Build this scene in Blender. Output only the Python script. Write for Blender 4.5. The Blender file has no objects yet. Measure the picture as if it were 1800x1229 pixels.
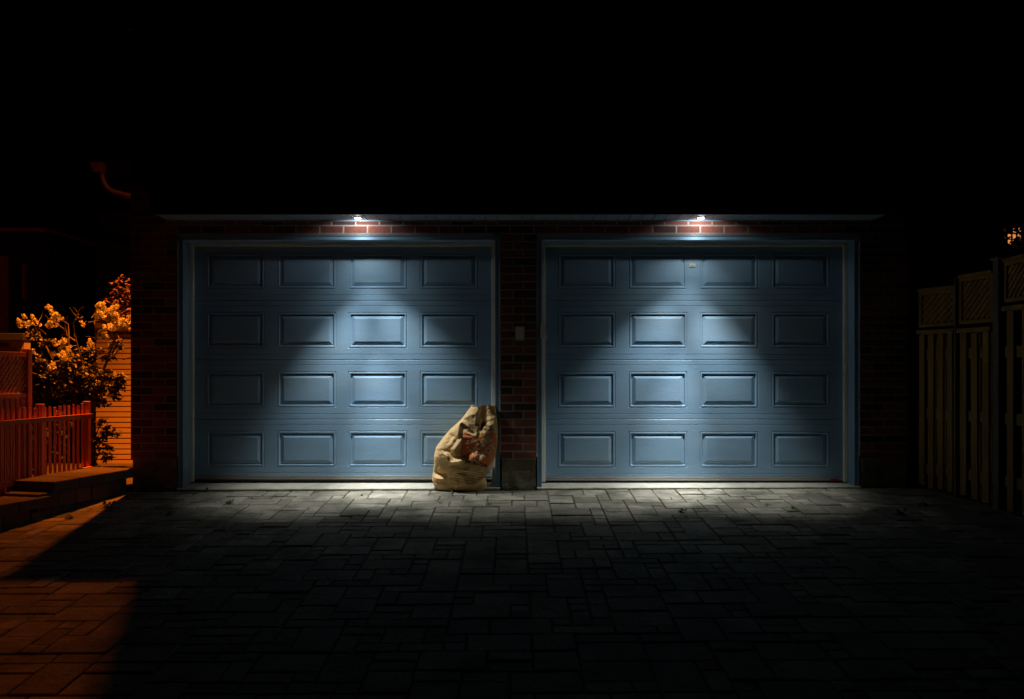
import bpy, math, random
from mathutils import Vector, Matrix, noise
random.seed(7)
S = bpy.context.scene
R = math.radians
# ------------------------------------------------------------------ camera
F, DW = 1440.0, 7.5            # focal length in photo pixels, distance of the brick face
HX, HY, CZ = 905.0, 655.0, 1.07
cam = bpy.data.cameras.new('camera'); co = bpy.data.objects.new('camera', cam)
S.collection.objects.link(co); S.camera = co
co.location = (0, -DW, CZ); co.rotation_euler = (R(90), 0, 0)
cam.sensor_width = 36; cam.lens = 28.8
cam.shift_x = -(HX - 900) / 1800; cam.shift_y = (HY - 614.5) / 1800
cam.clip_end = 500; cam.clip_start = 0.05
# ------------------------------------------------------------------ night sky
W = bpy.data.worlds.new('World'); S.world = W; W.use_nodes = True
bg = W.node_tree.nodes['Background']; bg.inputs[0].default_value = (0.6, 0.45, 0.42, 1); bg.inputs[1].default_value = 0.00015
S.view_settings.view_transform = 'Standard'; S.view_settings.look = 'None'
S.view_settings.exposure = 0; S.view_settings.gamma = 1
# lamp powers
SOFFIT_NEEDLE, SOFFIT_CORE, SOFFIT_SIDE, SOFFIT_MID, SOFFIT_WIDE, LENS = 410, 42, 205, 13, 4.2, 26
SODIUM, SODIUM_WIDE = 10800, 600; SODIUM_COL = (1.0, 0.188, 0.009)

def X(px, y=0.0): return (px - HX) * (DW + y) / F
def Z(py, y=0.0): return CZ - (py - HY) * (DW + y) / F
def gz(x, y):      # paved ground height
    return (0.068 * y if y < 0 else -0.07 * y) + 0.0047 * max(-4.5, min(4.5, x))

# ------------------------------------------------------------------ helpers
class MB:
    def __init__(s): s.v = []; s.f = []; s.m = []; s.t = []
    def face(s, pts, m=0, t=0.5):
        n = len(s.v); s.v += [tuple(p) for p in pts]; s.f.append(tuple(range(n, n + len(pts)))); s.m.append(m); s.t.append(t)
    def box(s, x0, x1, y0, y1, z0, z1, m=0, t=0.5, jit=0):
        n = len(s.v)
        for z in (z0, z1):
            for (x, y) in ((x0, y0), (x1, y0), (x1, y1), (x0, y1)):
                s.v.append((x + random.uniform(-jit, jit), y + random.uniform(-jit, jit) * .5, z + random.uniform(-jit, jit)))
        for q in ((0, 3, 2, 1), (4, 5, 6, 7), (0, 1, 5, 4), (1, 2, 6, 5), (2, 3, 7, 6), (3, 0, 4, 7)):
            s.f.append(tuple(n + i for i in q)); s.m.append(m); s.t.append(t)
    def obox(s, c, ax, ay, az, m=0, t=0.5):   # oriented box: centre and three half axes
        n = len(s.v); c = Vector(c); ax = Vector(ax); ay = Vector(ay); az = Vector(az)
        for k in (-1, 1):
            for (i, j) in ((-1, -1), (1, -1), (1, 1), (-1, 1)): s.v.append(tuple(c + ax * i + ay * j + az * k))
        for q in ((0, 3, 2, 1), (4, 5, 6, 7), (0, 1, 5, 4), (1, 2, 6, 5), (2, 3, 7, 6), (3, 0, 4, 7)):
            s.f.append(tuple(n + i for i in q)); s.m.append(m); s.t.append(t)
    def tube(s, pts, rad, seg=8, m=0, t=0.5, cap=True):
        pts = [Vector(p) for p in pts]; k = len(pts)
        if not hasattr(rad, '__len__'): rad = [rad] * k
        n0 = len(s.v)
        for i, p in enumerate(pts):
            d = (pts[min(i + 1, k - 1)] - pts[max(i - 1, 0)]).normalized()
            u = d.cross(Vector((0, 1, 0)) if abs(d.y) < .9 else Vector((1, 0, 0))).normalized(); w = d.cross(u)
            for j in range(seg):
                a = 2 * math.pi * j / seg; s.v.append(tuple(p + (u * math.cos(a) + w * math.sin(a)) * rad[i]))
        for i in range(k - 1):
            for j in range(seg):
                a = n0 + i * seg + j; b = n0 + i * seg + (j + 1) % seg
                s.f.append((a, b, b + seg, a + seg)); s.m.append(m); s.t.append(t)
        if cap:
            s.f.append(tuple(n0 + j for j in range(seg))); s.m.append(m); s.t.append(t)
            e = n0 + (k - 1) * seg; s.f.append(tuple(e + j for j in reversed(range(seg)))); s.m.append(m); s.t.append(t)
    def build(s, name, mats, parent=None, smooth=False, bevel=0):
        me = bpy.data.meshes.new(name); me.from_pydata(s.v, [], s.f)
        if not isinstance(mats, (list, tuple)): mats = [mats]
        for m in mats: me.materials.append(m)
        me.polygons.foreach_set('material_index', s.m)
        at = me.attributes.new('tone', 'FLOAT', 'FACE'); at.data.foreach_set('value', s.t)
        if smooth: me.polygons.foreach_set('use_smooth', [True] * len(s.f))
        me.update()
        o = bpy.data.objects.new(name, me); S.collection.objects.link(o)
        if parent is not None:
            o.parent = parent; o.matrix_parent_inverse = Matrix.Translation(-Vector(parent.location)) if parent.location.length else Matrix()
        if bevel:
            b = o.modifiers.new('b', 'BEVEL'); b.width = bevel; b.segments = 2; b.limit_method = 'ANGLE'; b.angle_limit = R(40)
        return o
def tag(o, label=None, cat=None, group=None, kind=None):
    if label: o['label'] = label
    if cat: o['category'] = cat
    if group: o['group'] = group
    if kind: o['kind'] = kind
    return o
def thing(name, loc, label, cat, group=None):
    o = bpy.data.objects.new(name, None); S.collection.objects.link(o); o.location = loc; o.empty_display_size = .1
    return tag(o, label, cat, group)

def mat(name, col, rough=.7, metal=0, var=0.0, vscale=8, bump=0.0, bscale=60, tone=None, stretch=(1, 1, 1), spec=.5, col2=None, c2lo=.45, c2hi=.65, c2scale=3, trans=0, emit=None, es=0):
    m = bpy.data.materials.new(name); m.use_nodes = True; nt = m.node_tree; N = nt.nodes; L = nt.links
    b = N['Principled BSDF']; b.inputs['Roughness'].default_value = rough; b.inputs['Metallic'].default_value = metal
    b.inputs['Specular IOR Level'].default_value = spec
    tc = N.new('ShaderNodeTexCoord'); mp = N.new('ShaderNodeMapping'); L.new(tc.outputs['Object'], mp.inputs[0]); mp.inputs['Scale'].default_value = stretch
    rgb = N.new('ShaderNodeRGB'); rgb.outputs[0].default_value = (*col, 1); cur = rgb.outputs[0]
    if tone:     # ramp over the per-face tone
        a = N.new('ShaderNodeAttribute'); a.attribute_name = 'tone'; cr = N.new('ShaderNodeValToRGB')
        L.new(a.outputs['Fac'], cr.inputs[0]); els = cr.color_ramp.elements
        for i, (p, c) in enumerate(tone):
            e = els[i] if i < 2 else els.new(p)
            e.position = p; e.color = (*c, 1)
        cur = cr.outputs[0]
    if col2:
        n = N.new('ShaderNodeTexNoise'); n.inputs['Scale'].default_value = c2scale; n.inputs['Detail'].default_value = 6; n.inputs['Roughness'].default_value = .65
        L.new(mp.outputs[0], n.inputs[0]); mr = N.new('ShaderNodeMapRange'); mr.inputs[1].default_value = c2lo; mr.inputs[2].default_value = c2hi
        L.new(n.outputs[0], mr.inputs[0]); mx = N.new('ShaderNodeMix'); mx.data_type = 'RGBA'
        L.new(mr.outputs[0], mx.inputs[0]); L.new(cur, mx.inputs[6]); mx.inputs[7].default_value = (*col2, 1); cur = mx.outputs[2]
    if var:
        n = N.new('ShaderNodeTexNoise'); n.inputs['Scale'].default_value = vscale; n.inputs['Detail'].default_value = 8; n.inputs['Roughness'].default_value = .7
        L.new(mp.outputs[0], n.inputs[0]); mr = N.new('ShaderNodeMapRange'); mr.inputs[1].default_value = .25; mr.inputs[2].default_value = .75
        mr.inputs[3].default_value = 1 - var; mr.inputs[4].default_value = 1 + var; L.new(n.outputs[0], mr.inputs[0])
        mx = N.new('ShaderNodeMix'); mx.data_type = 'RGBA'; mx.blend_type = 'MULTIPLY'; mx.inputs[0].default_value = 1
        L.new(cur, mx.inputs[6]); L.new(mr.outputs[0], mx.inputs[7]); cur = mx.outputs[2]
    L.new(cur, b.inputs['Base Color'])
    if bump:
        n = N.new('ShaderNodeTexNoise'); n.inputs['Scale'].default_value = bscale; n.inputs['Detail'].default_value = 6; L.new(mp.outputs[0], n.inputs[0])
        bu = N.new('ShaderNodeBump'); bu.inputs['Strength'].default_value = 1; bu.inputs['Distance'].default_value = bump; L.new(n.outputs[0], bu.inputs['Height']); L.new(bu.outputs[0], b.inputs['Normal'])
    if emit: b.inputs['Emission Color'].default_value = (*emit, 1); b.inputs['Emission Strength'].default_value = es
    if trans: b.inputs['Transmission Weight'].default_value = trans
    return m
M = {}
M['brick'] = mat('brick', (.2, .05, .03), .85, tone=[(0, (.035, .022, .02)), (.12, (.06, .03, .025)), (.3, (.16, .045, .03)), (1, (.27, .08, .055))], var=.35, vscale=25, bump=.003, bscale=110)
M['mortar'] = mat('mortar', (.34, .31, .26), .95, var=.25, vscale=30, bump=.002, bscale=150)
M['paint'] = mat('blue_paint', (.235, .385, .53), .38, var=.11, vscale=6, col2=(.285, .405, .50), c2scale=1.6, bump=.0012, bscale=130, stretch=(.2, 1, 1))
M['paint_smooth'] = mat('blue_trim_paint', (.185, .31, .43), .45, var=.08, vscale=8, bump=.0005, bscale=60)
M['vinyl'] = mat('vinyl', (.85, .82, .70), .5, var=.12, vscale=10)
M['alu'] = mat('aluminium', (.55, .55, .54), .38, metal=.7, var=.1, vscale=6, stretch=(.2, 1, 1))
M['rubber'] = mat('rubber', (.012, .012, .012), .6)
M['found'] = mat('foundation_concrete', (.26, .245, .18), .95, var=.3, vscale=9, bump=.004, bscale=35, col2=(.13, .12, .07), c2scale=4)
M['apron'] = mat('apron_concrete', (.34, .325, .26), .9, var=.18, vscale=12, bump=.002, bscale=90, col2=(.28, .26, .2), c2scale=5)
M['paver'] = mat('paver', (.3, .3, .28), .9, tone=[(0, (.135, .114, .086)), (.5, (.195, .173, .132)), (1, (.265, .24, .185))], var=.38, vscale=11, bump=.007, bscale=38, col2=(.085, .08, .055), c2scale=3.2)
M['joint'] = mat('joint_sand', (.05, .04, .025), 1, var=.5, vscale=20, col2=(.06, .10, .025), c2scale=5)
M['soil'] = mat('soil', (.05, .04, .03), 1, var=.4, vscale=3, bump=.02, bscale=12)
M['soffit'] = mat('soffit_metal', (.18, .23, .27), .5, var=.06)
M['fascia'] = mat('fascia', (.03, .03, .032), .6)
M['shingle'] = mat('shingle', (.03, .028, .027), .95, var=.4, vscale=40)
M['unlit_black'] = mat('unlit_black', (.004, .0035, .003), .95, spec=.03)  # near-black stands in for the shade above the ribbed door; also the eave
M['gutter'] = mat('brown_gutter', (.07, .03, .02), .6)
M['siding'] = mat('dark_siding', (.05, .04, .038), .8, var=.2, vscale=6)
M['steel'] = mat('steel', (.5, .5, .5), .35, metal=.9)
M['grey'] = mat('grey_plastic', (.62, .58, .5), .5, var=.1)
M['wood'] = mat('wood', (.34, .17, .025), .85, var=.35, vscale=14, stretch=(1, 1, .12), bump=.002, bscale=60, col2=(.2, .13, .05), c2scale=4)
M['postwood'] = mat('post_wood', (.16, .13, .09), .9, var=.35, vscale=14, stretch=(1, 1, .1), bump=.002, bscale=60)
M['redwood'] = mat('stained_wood', (.62, .18, .08), .75, var=.3, vscale=18, stretch=(1, 1, .15), bump=.002, bscale=60)
M['stone'] = mat('coping_stone', (.3, .27, .23), .9, var=.35, vscale=12, bump=.006, bscale=25, tone=[(0, (.05, .04, .03)), (1, (.11, .085, .065))])
M['white_metal'] = mat('white_metal', (.5, .4, .31), .5, var=.06)
M['bark'] = mat('bark', (.13, .1, .07), .95, var=.3, vscale=30, bump=.004, bscale=60)
M['leaf'] = mat('leaf', (.05, .08, .03), .55, tone=[(0, (.05, .055, .03)), (1, (.15, .16, .08))])
M['screenleaf'] = mat('screen_leaf', (.03, .03, .015), .7, tone=[(0, (.012, .014, .008)), (1, (.04, .04, .02))])
M['darkleaf'] = mat('dark_leaf', (.12, .05, .04), .6, tone=[(0, (.06, .03, .02)), (1, (.16, .07, .04))])
M['weed'] = mat('weed_leaf', (.10, .18, .04), .6, tone=[(0, (.06, .12, .03)), (1, (.16, .25, .06))])
M['petal'] = mat('petal', (.8, .78, .75), .6, tone=[(0, (.78, .8, .7)), (1, (.93, .95, .85))])
M['paper'] = mat('kraft_paper', (.74, .48, .21), .8, var=.13, vscale=9, bump=.0012, bscale=35)
M['orange'] = mat('orange_ink', (.75, .19, .05), .75, var=.12, vscale=20)
M['ink'] = mat('black_ink', (.02, .018, .016), .7)
M['cream'] = mat('unprinted_paper', (.66, .48, .27), .8)
M['led'] = mat('led_lens', (.9, .9, .9), .3, emit=(.93, .98, 1.0), es=LENS)
M['sodium'] = mat('sodium_lens', (.9, .7, .4), .3, emit=SODIUM_COL, es=6)
M['window'] = mat('lit_window', (.8, .5, .3), .5, emit=(1, .36, .10), es=.75)
M['glass'] = mat('dark_glass', (.02, .02, .025), .08)
M['red'] = mat('red_sticker', (.35, .03, .02), .5)
M['dry'] = mat('dry_leaf', (.35, .27, .12), .8)
M['greenmetal'] = mat('lamp_metal', (.2, .2, .2), .5, metal=.5)
M['litwall'] = mat('lit_wall_tone', (.6, .34, .22), .9, var=.2, vscale=8)  # lighter colour stands in for light on the porch wall and window edge

# ------------------------------------------------------------------ lights
def spot(name, loc, W_, size, blend, col, rad, parent=None, rot=(0, 0, 0)):
    l = bpy.data.lights.new(name, 'SPOT'); l.energy = W_; l.spot_size = R(size); l.spot_blend = blend; l.color = col; l.shadow_soft_size = rad
    o = bpy.data.objects.new(name, l); S.collection.objects.link(o); o.location = loc; o.rotation_euler = rot
    if parent is not None: o.parent = parent; o.matrix_parent_inverse = Matrix.Translation(-Vector(parent.location))
    return o
LZ = 2.463
def soffit_light(px, label, tilt):
    x, y = X(px, -.14), -.14
    t = thing('soffit_light', (x, y, LZ), label, 'light', 'downlights under the garage soffit')
    b = MB(); n = 24
    for (r0, z0, r1, z1) in ((.042, 0, .040, -.006), (.040, -.006, .028, -.007)):
        for i in range(n):
            a, c = 2 * math.pi * i / n, 2 * math.pi * (i + 1) / n
            b.face([(x + r0 * math.cos(a), y + r0 * math.sin(a), LZ + z0), (x + r0 * math.cos(c), y + r0 * math.sin(c), LZ + z0), (x + r1 * math.cos(c), y + r1 * math.sin(c), LZ + z1), (x + r1 * math.cos(a), y + r1 * math.sin(a), LZ + z1)])
    b.build('housing', M['steel'], t, True)
    b = MB(); K = 6
    for k in range(K):
        p0, p1 = math.pi / 2 * k / K, math.pi / 2 * (k + 1) / K
        for i in range(n):
            a, c = 2 * math.pi * i / n, 2 * math.pi * (i + 1) / n
            q = lambda p, a_: (x + .028 * math.cos(p) * math.cos(a_), y + .028 * math.cos(p) * math.sin(a_), LZ - .006 - .012 * math.sin(p))
            b.face([q(p0, a), q(p0, c), q(p1, c), q(p1, a)])
    b.build('lens', M['led'], t, True)
    c = (x, y, LZ - .021)
    spot('centre_beam', c, SOFFIT_NEEDLE, 30, 1, (.92, .97, 1), .014, t, (R(1.5), tilt, 0))
    spot('beam', c, SOFFIT_CORE, 56, .9, (.92, .97, 1), .014, t, (R(6), tilt, 0))
    for sg in (-1, 1): spot('side_beam', c, SOFFIT_SIDE, 49, 1, (.93, .98, .98), .014, t, (R(.5), tilt + sg * R(14), 0))
    spot('halo', c, SOFFIT_MID, 104, 1, (.93, 1, .95), .014, t, (R(8), tilt, 0))
    spot('spill', c, SOFFIT_WIDE, 156, .25, (.9, .96, 1), .014, t, (R(45), 0, 0))
soffit_light(629, 'lit round downlight in the soffit above the left garage door', R(-5))
soffit_light(1232, 'lit round downlight in the soffit above the right garage door', R(5))

LP = Vector((-3.83, 2.0, 7.75))
t = thing('street_lamp', (-4.3, 5.0, gz(-4.3, 5)), 'tall street lamp with orange sodium head behind the garage', 'street lamp')
b = MB(); b.tube([(-4.3, 5, -.4), (-4.3, 5, 4), (-4.3, 5, 8.0)], [.09, .075, .06], 12); b.build('pole', M['greenmetal'], t, True)
b = MB(); b.tube([(-4.3, 5, 7.9), (-4.2, 4.3, 8.15), (-4.0, 3.2, 8.15), (-3.86, 2.25, 8.0)], .03, 8); b.build('arm', M['greenmetal'], t, True)
b = MB(); b.tube([(-3.86, 2.4, 7.98), (-3.85, 2.25, 7.96), (-3.83, 2.0, 7.93), (-3.82, 1.72, 7.9)], [.05, .13, .16, .05], 12); b.build('lamp_head', M['greenmetal'], t, True)
b = MB(); b.tube([LP + Vector((0, 0, .06)), LP + Vector((0, 0, .03)), LP], [.1, .09, .04], 12); b.build('lens', M['sodium'], t, True)
spot('street_light', LP - Vector((0, 0, .03)), SODIUM, 68, 1, SODIUM_COL, .05, t, (R(7), R(4), 0))
spot('street_light_spill', LP - Vector((0, 0, .03)), SODIUM_WIDE, 116, .5, SODIUM_COL, .05, t)

# ------------------------------------------------------------------ ground
b = MB(); xs = [-150, -60, -20, -8, -4.5, 0, 4.5, 8, 20, 60, 150]; ys = [-120, -40, -15, -9, -6, -3, 0, 3, 6, 10]
def soilz(x, y):
    z = gz(x, y) if y > -9.5 else gz(x, -9.5); return z - .09
for i in range(len(xs) - 1):
    for j in range(len(ys) - 1):
        b.face([(xx, yy, soilz(xx, yy)) for (xx, yy) in ((xs[i], ys[j]), (xs[i + 1], ys[j]), (xs[i + 1], ys[j + 1]), (xs[i], ys[j + 1]))])
for i in range(len(xs) - 1):
    b.face([(xs[i], 10, soilz(xs[i], 10)), (xs[i + 1], 10, soilz(xs[i + 1], 10)), (xs[i + 1], 200, soilz(xs[i + 1], 10)), (xs[i], 200, soilz(xs[i], 10))])
tag(b.build('ground', M['soil']), kind='structure')

def edge_x(y): return -3.48 + .224 * (y + .14)         # foot of the retaining wall
U = .106; NX, NY = 90, 85; X0, Y1 = -4.9, -.028
occ = [[0] * NY for _ in range(NX)]
b = MB()
b2 = MB()
for i in range(40):
    for j in range(32):
        xa, xb = -5 + i * .25, -4.75 + i * .25; ya, yb = -9 + j * .281, -9 + (j + 1) * .281
        b2.face([(p, q, gz(p, q) - .009) for (p, q) in ((xa, ya), (xb, ya), (xb, yb), (xa, yb))])
sizes = [(3, 2), (3, 2), (2, 2), (2, 1), (2, 1), (3, 1), (2, 3), (1, 2), (1, 1)]
rp = random.Random(11)
for j in range(NY):
    for i in range(NX):
        if occ[i][j]: continue
        opts = sizes[:]; rp.shuffle(opts); opts.append((1, 1))
        for (w, d) in opts:
            if w == 1 and rp.random() < .6 and (w, d) != opts[-1]: continue
            if i + w <= NX and j + d <= NY and all(not occ[i + a][j + c] for a in range(w) for c in range(d)): break
        for a in range(w):
            for c in range(d): occ[i + a][j + c] = 1
        g = .0045; x0, x1 = X0 + i * U + g, X0 + (i + w) * U - g; y1, y0 = Y1 - j * U - g, Y1 - (j + d) * U + g
        if x1 < edge_x(y1) - .15 or y1 < -9: continue
        dz = rp.gauss(0, .0022); tx, ty = rp.gauss(0, .006), rp.gauss(0, .007); tn = rp.random(); cx, cy = (x0 + x1) / 2, (y0 + y1) / 2
        # outline with worn, wavering edges
        def ring(ins, drop):
            out = []
            for (ax, ay, bx_, by_) in ((x0, y0, x1, y0), (x1, y0, x1, y1), (x1, y1, x0, y1), (x0, y1, x0, y0)):
                L_ = math.hypot(bx_ - ax, by_ - ay); k = max(2, int(L_ / .045))
                for q in range(k):
                    u = q / k; px_, py_ = ax + (bx_ - ax) * u, ay + (by_ - ay) * u
                    nv = noise.noise_vector(Vector((px_ * 17, py_ * 17, 3.1))) * .0035
                    px_ += nv.x; py_ += nv.y
                    px_ += (cx - px_) / max(.05, (x1 - x0) / 2) * ins; py_ += (cy - py_) / max(.05, (y1 - y0) / 2) * ins
                    out.append((px_, py_, gz(px_, py_) + dz + (px_ - cx) * tx + (py_ - cy) * ty - drop))
            return out
        r0, r1, r2 = ring(0, .02), ring(.0005, .004), ring(.006, 0); n = len(r0)
        for A, B in ((r0, r1), (r1, r2)):
            for q in range(n): b.face([A[q], A[(q + 1) % n], B[(q + 1) % n], B[q]], 0, tn)
        b.face(r2, 0, tn)
drv = tag(b.build('driveway', M['paver']), kind='structure')
tag(b2.build('joint_sand', M['joint'], drv))
# concrete strip under both doors
b = MB()
for (pa, pb) in ((311.5, 879.4), (943.4, 1512)):
    xa, xb = X(pa), X(pb); n = 60
    prev = None
    for i in range(n + 1):
        x = xa + (xb - xa) * i / n; yf = -.026 + .006 * noise.noise(Vector((x * 9, 1, 2)))
        row = [(x, yf, gz(x, -.03) - .05), (x, yf, .012 + .0035 * x + .004 * noise.noise(Vector((x * 14, 5, 2)))), (x, yf + .008, .019 + .0035 * x), (x, .215, .038), (x, .6, .04)]
        if prev:
            for k in range(4): b.face([prev[k], row[k], row[k + 1], prev[k + 1]])
        prev = row
tag(b.build('apron', M['apron']), kind='structure')

# ------------------------------------------------------------------ garage building
XL, XR = X(229), X(1597)
G = thing('garage_building', (0, 0, 0), 'dark brick house with two blue garage doors lit by downlights', 'building')
CH, BL, Z0 = .0738, .2177, Z(807.5)
OPEN = [(X(311.5), X(879.4)), (X(943.4), X(1512))]; ZT = Z(412.5)
rb = random.Random(3)
b = MB()
def brick(x0, x1, zb, zt, y=0.0):
    if x1 - x0 < .03: return
    tn = rb.random() ** .9
    if rb.random() < .17: tn *= .2
    dy = max(-.0006, min(.0004, rb.gauss(0, .0004))); j = lambda: rb.uniform(-.0012, .0012)
    o = [(x0 + .005 + j(), y + .0016, zb + .005 + j()), (x1 - .005 + j(), y + .0016, zb + .005 + j()), (x1 - .005 + j(), y + .0016, zt - .005 + j()), (x0 + .005 + j(), y + .0016, zt - .005 + j())]
    i_ = [(p[0] + (.0035 if k in (0, 3) else -.0035), y + dy, p[2] + (.0035 if k < 2 else -.0035)) for k, p in enumerate(o)]; k_ = [(p[0], y + .05, p[2]) for p in o]
    b.face(i_, 0, tn)
    for k in range(4): b.face([o[k], o[(k + 1) % 4], i_[(k + 1) % 4], i_[k]], 0, tn); b.face([k_[k], k_[(k + 1) % 4], o[(k + 1) % 4], o[k]], 0, tn)
def course(x0, x1, k, ph):
    zb, zt = Z0 + k * CH, Z0 + (k + 1) * CH; cuts = [x0]; x = x0 - BL + ((ph - x0) % BL)
    while x < x1:
        if x > x0 + .03 and x < x1 - .03: cuts.append(x)
        x += BL
    cuts.append(x1)
    for i in range(len(cuts) - 1): brick(cuts[i], cuts[i + 1], zb, zt)
for k in range(28):
    h = k % 2
    for (xa, xb) in ((OPEN[0][1], OPEN[1][0]),):
        c = xa + (.211 if h else .118); zb = Z0 + k * CH; brick(xa, c, zb, zb + CH); brick(c, xb, zb, zb + CH)
    course(XL, OPEN[0][0], k, OPEN[0][0] + (BL / 2 if h else 0)); course(OPEN[1][1], XR, k, OPEN[1][1] + (BL / 2 if h else 0))
NB = 29
for k in range(28, 34): course(XL, XR, k, X(604) + (BL / 2 if k % 2 else 0))
# mortar backing (proud 7 mm behind the brick faces) and the brick side returns
ym = .0009
ztop = Z0 + 34 * CH
b.box(XL + .004, OPEN[0][0] - .006, ym, .12, Z0, Z0 + 28 * CH, 1); b.box(OPEN[0][1] + .006, OPEN[1][0] - .006, ym, .12, Z0, Z0 + 28 * CH, 1)
b.box(OPEN[1][1] + .006, XR - .004, ym, .12, Z0, Z0 + 28 * CH, 1); b.box(XL + .004, XR - .004, ym, .12, Z0 + 28 * CH, ztop, 1)
b.build('brick_wall', [M['brick'], M['mortar']], G)
def slab(name, xa, xb, y0, y1, z0, z1, m, n=14, amp=.006, parent=G):
    bb = MB(); k = max(2, int((xb - xa) / .03)); r = max(2, int((z1 - z0) / .03))
    P = lambda i, j: (xa + (xb - xa) * i / k + (amp * noise.noise(Vector((i * .9, j * .7, xa))) if i in (0, k) else 0), y0 + amp * noise.noise(Vector((xa + i * .35, 7, j * .35))), z0 + (z1 - z0) * j / r)
    for i in range(k):
        for j in range(r): bb.face([P(i, j), P(i + 1, j), P(i + 1, j + 1), P(i, j + 1)])
    for j in range(r):
        for i, s in ((0, 1), (k, -1)):
            p, q = P(i, j), P(i, j + 1); bb.face([p, q, (q[0], y1, q[2]), (p[0], y1, p[2])][::s])
    for i in range(k):
        p, q = P(i, r), P(i + 1, r); bb.face([p, q, (q[0], y1, q[2]), (p[0], y1, p[2])])
    return bb.build(name, m, parent, True)
slab('foundation', XL + .02, OPEN[0][0] - .005, .006, .12, -.12, Z0 - .002, M['found'])
slab('foundation', OPEN[0][1] + .014, OPEN[1][0] - .008, .006, .12, -.12, Z0 - .002, M['found'])
slab('foundation', OPEN[1][1] + .012, XR - .02, .006, .12, -.12, Z0 - .002, M['found'])
# body behind: solid volume that blocks the street lamp
b = MB(); XT = -3.16; ZL = Z(48)
b.box(XL + .01, XR - .01, .36, 8, -.8, ZL - .02)
b.box(XL + .01, XL + .25, .12, .36, -.3, ZL - .02); b.box(XR - .25, XR - .01, .12, .36, -.3, ZL - .02); b.box(XL + .25, XR - .25, .12, .36, ZT + .1, ZL - .02)
b.build('side_wall', M['siding'], G)
b = MB()      # upper front: horizontal lap siding
z = ztop + .001
while z < 9.4:
    z1 = z + .11; xl = XL if z1 < ZL else XT
    b.face([(xl, -.008, z), (XR, -.008, z), (XR, .004, z1), (xl, .004, z1)]); b.face([(xl, .004, z), (XR, .004, z), (XR, -.008, z), (xl, -.008, z)]); z = z1
b.box(XL, XR, .006, .12, ztop + .002, ZL - .03); b.box(XT, XR, .006, 7.9, ZL + .01, 9.4)  # upper storey's left edge and height are set to shape its ground shadow
b.build('upper_wall', M['siding'], G)
b = MB(); b.box(XL - .012, XT - .002, -.022, 8.01, ZL - .025, ZL + .006, 0); b.build('roof_edge', M['fascia'], G, bevel=.006)
# canopy with soffit
C = MB(); xa, xb = X(295), X(1532.6); yf = -.30
fa, fb = xa, xb
C.box(fa - .02, fb + .02, yf - .02, yf - .001, LZ - .006, LZ + .16); cano = C.build('canopy', M['fascia'], G)
b = MB(); b.face([(fa - .03, yf - .04, LZ + .162), (fb + .03, yf - .04, LZ + .162), (fb + .03, -.009, LZ + .42), (fa - .03, -.009, LZ + .42)])
b.face([(fa - .02, yf, LZ), (fa - .02, yf, LZ + .165), (fa - .02, -.009, LZ + .415), (fa - .02, -.009, LZ)]); b.face([(fb + .02, yf, LZ), (fb + .02, yf, LZ + .165), (fb + .02, -.009, LZ + .415), (fb + .02, -.009, LZ)])
b.build('shingles', M['shingle'], cano)
b = MB(); x = fa; pw = .108
while x < fb - .01:
    x1 = min(x + pw, fb)
    b.face([(x + .005, yf, LZ), (x1 - .005, yf, LZ), (x1 - .005, -.003, LZ), (x + .005, -.003, LZ)][::-1])
    b.face([(x1 - .005, yf, LZ), (x1, yf, LZ + .009), (x1, -.003, LZ + .009), (x1 - .005, -.003, LZ)])
    b.face([(x1, yf, LZ + .009), (x1 + .005, yf, LZ), (x1 + .005, -.003, LZ), (x1, -.003, LZ + .009)])
    x = x1
b.build('soffit', M['soffit'], cano)
b = MB(); b.box(fa, fb, -.016, -.003, LZ - .012, LZ - .001); b.build('channel', M['soffit'], cano)

# door frames, doors
YD = .185
def frame(xa, xb, i):
    f = MB(); w = .047; yt = .014
    f.box(xa + .003, xa + w, yt, .3, .0 + (.012 if xa < 0 else .02), ZT - .004); f.box(xb - w, xb - .003, yt, .3, .012 + (.012 if i else 0), ZT - .004)
    f.box(xa + w + .0005, xb - w - .0005, yt, .3, ZT - .047, ZT - .004)
    # raised lips along the frame
    f.box(xa + .003, xa + .012, yt - .007, yt - .0005, .03, ZT - .004); f.box(xb - .012, xb - .003, yt - .007, yt - .0005, .03, ZT - .004)
    f.box(xa + .0125, xb - .0125, yt - .007, yt - .0005, ZT - .013, ZT - .004)
    fo = f.build('door_frame', M['paint_smooth'], G, bevel=.002)
    s = MB(); a0, a1 = xa + w, xb - w; zt = ZT - .047; ya = YD - .022
    s.box(a0 + .001, a0 + .034, ya, YD - .003, .045, zt - .001); s.box(a1 - .034, a1 - .001, ya, YD - .003, .045, zt - .001); s.box(a0 + .035, a1 - .035, ya, YD - .003, zt - .034, zt - .001)
    s.box(a0 + .035, a0 + .0395, ya + .008, YD - .003, .045, zt - .04); s.box(a1 - .0395, a1 - .035, ya + .008, YD - .003, .045, zt - .04)
    s.build('weatherstrip', M['vinyl'], fo, bevel=.003)
    # caulk line between brick and frame
    c = MB(); 
    for xe, sg in ((xa, 1), (xb, -1)):
        pts = [(xe + sg * (.001 + .003 * noise.noise(Vector((k * .8, xe, 1)))), .004 + .003 * noise.noise(Vector((k * .6, 3, xe))), .3 + k * .04) for k in range(int((ZT - .3) / .04))]
        c.tube(pts, .0045, 5)
    c.tube([(xa + k * .05, .004 + .002 * noise.noise(Vector((k * .7, 3, xa))), ZT + .001) for k in range(int((xb - xa) / .05))], .004, 5)
    c.build('caulk', M['mortar'], G, True)
    return a0 + .036, a1 - .036, zt - .035
PROF = [(0, 0), (.003, .0035), (.007, .0035), (.010, -.001), (.022, -.001), (.026, .009), (.031, .0095), (.0655, -.0015), (.068, -.0015)]
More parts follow.
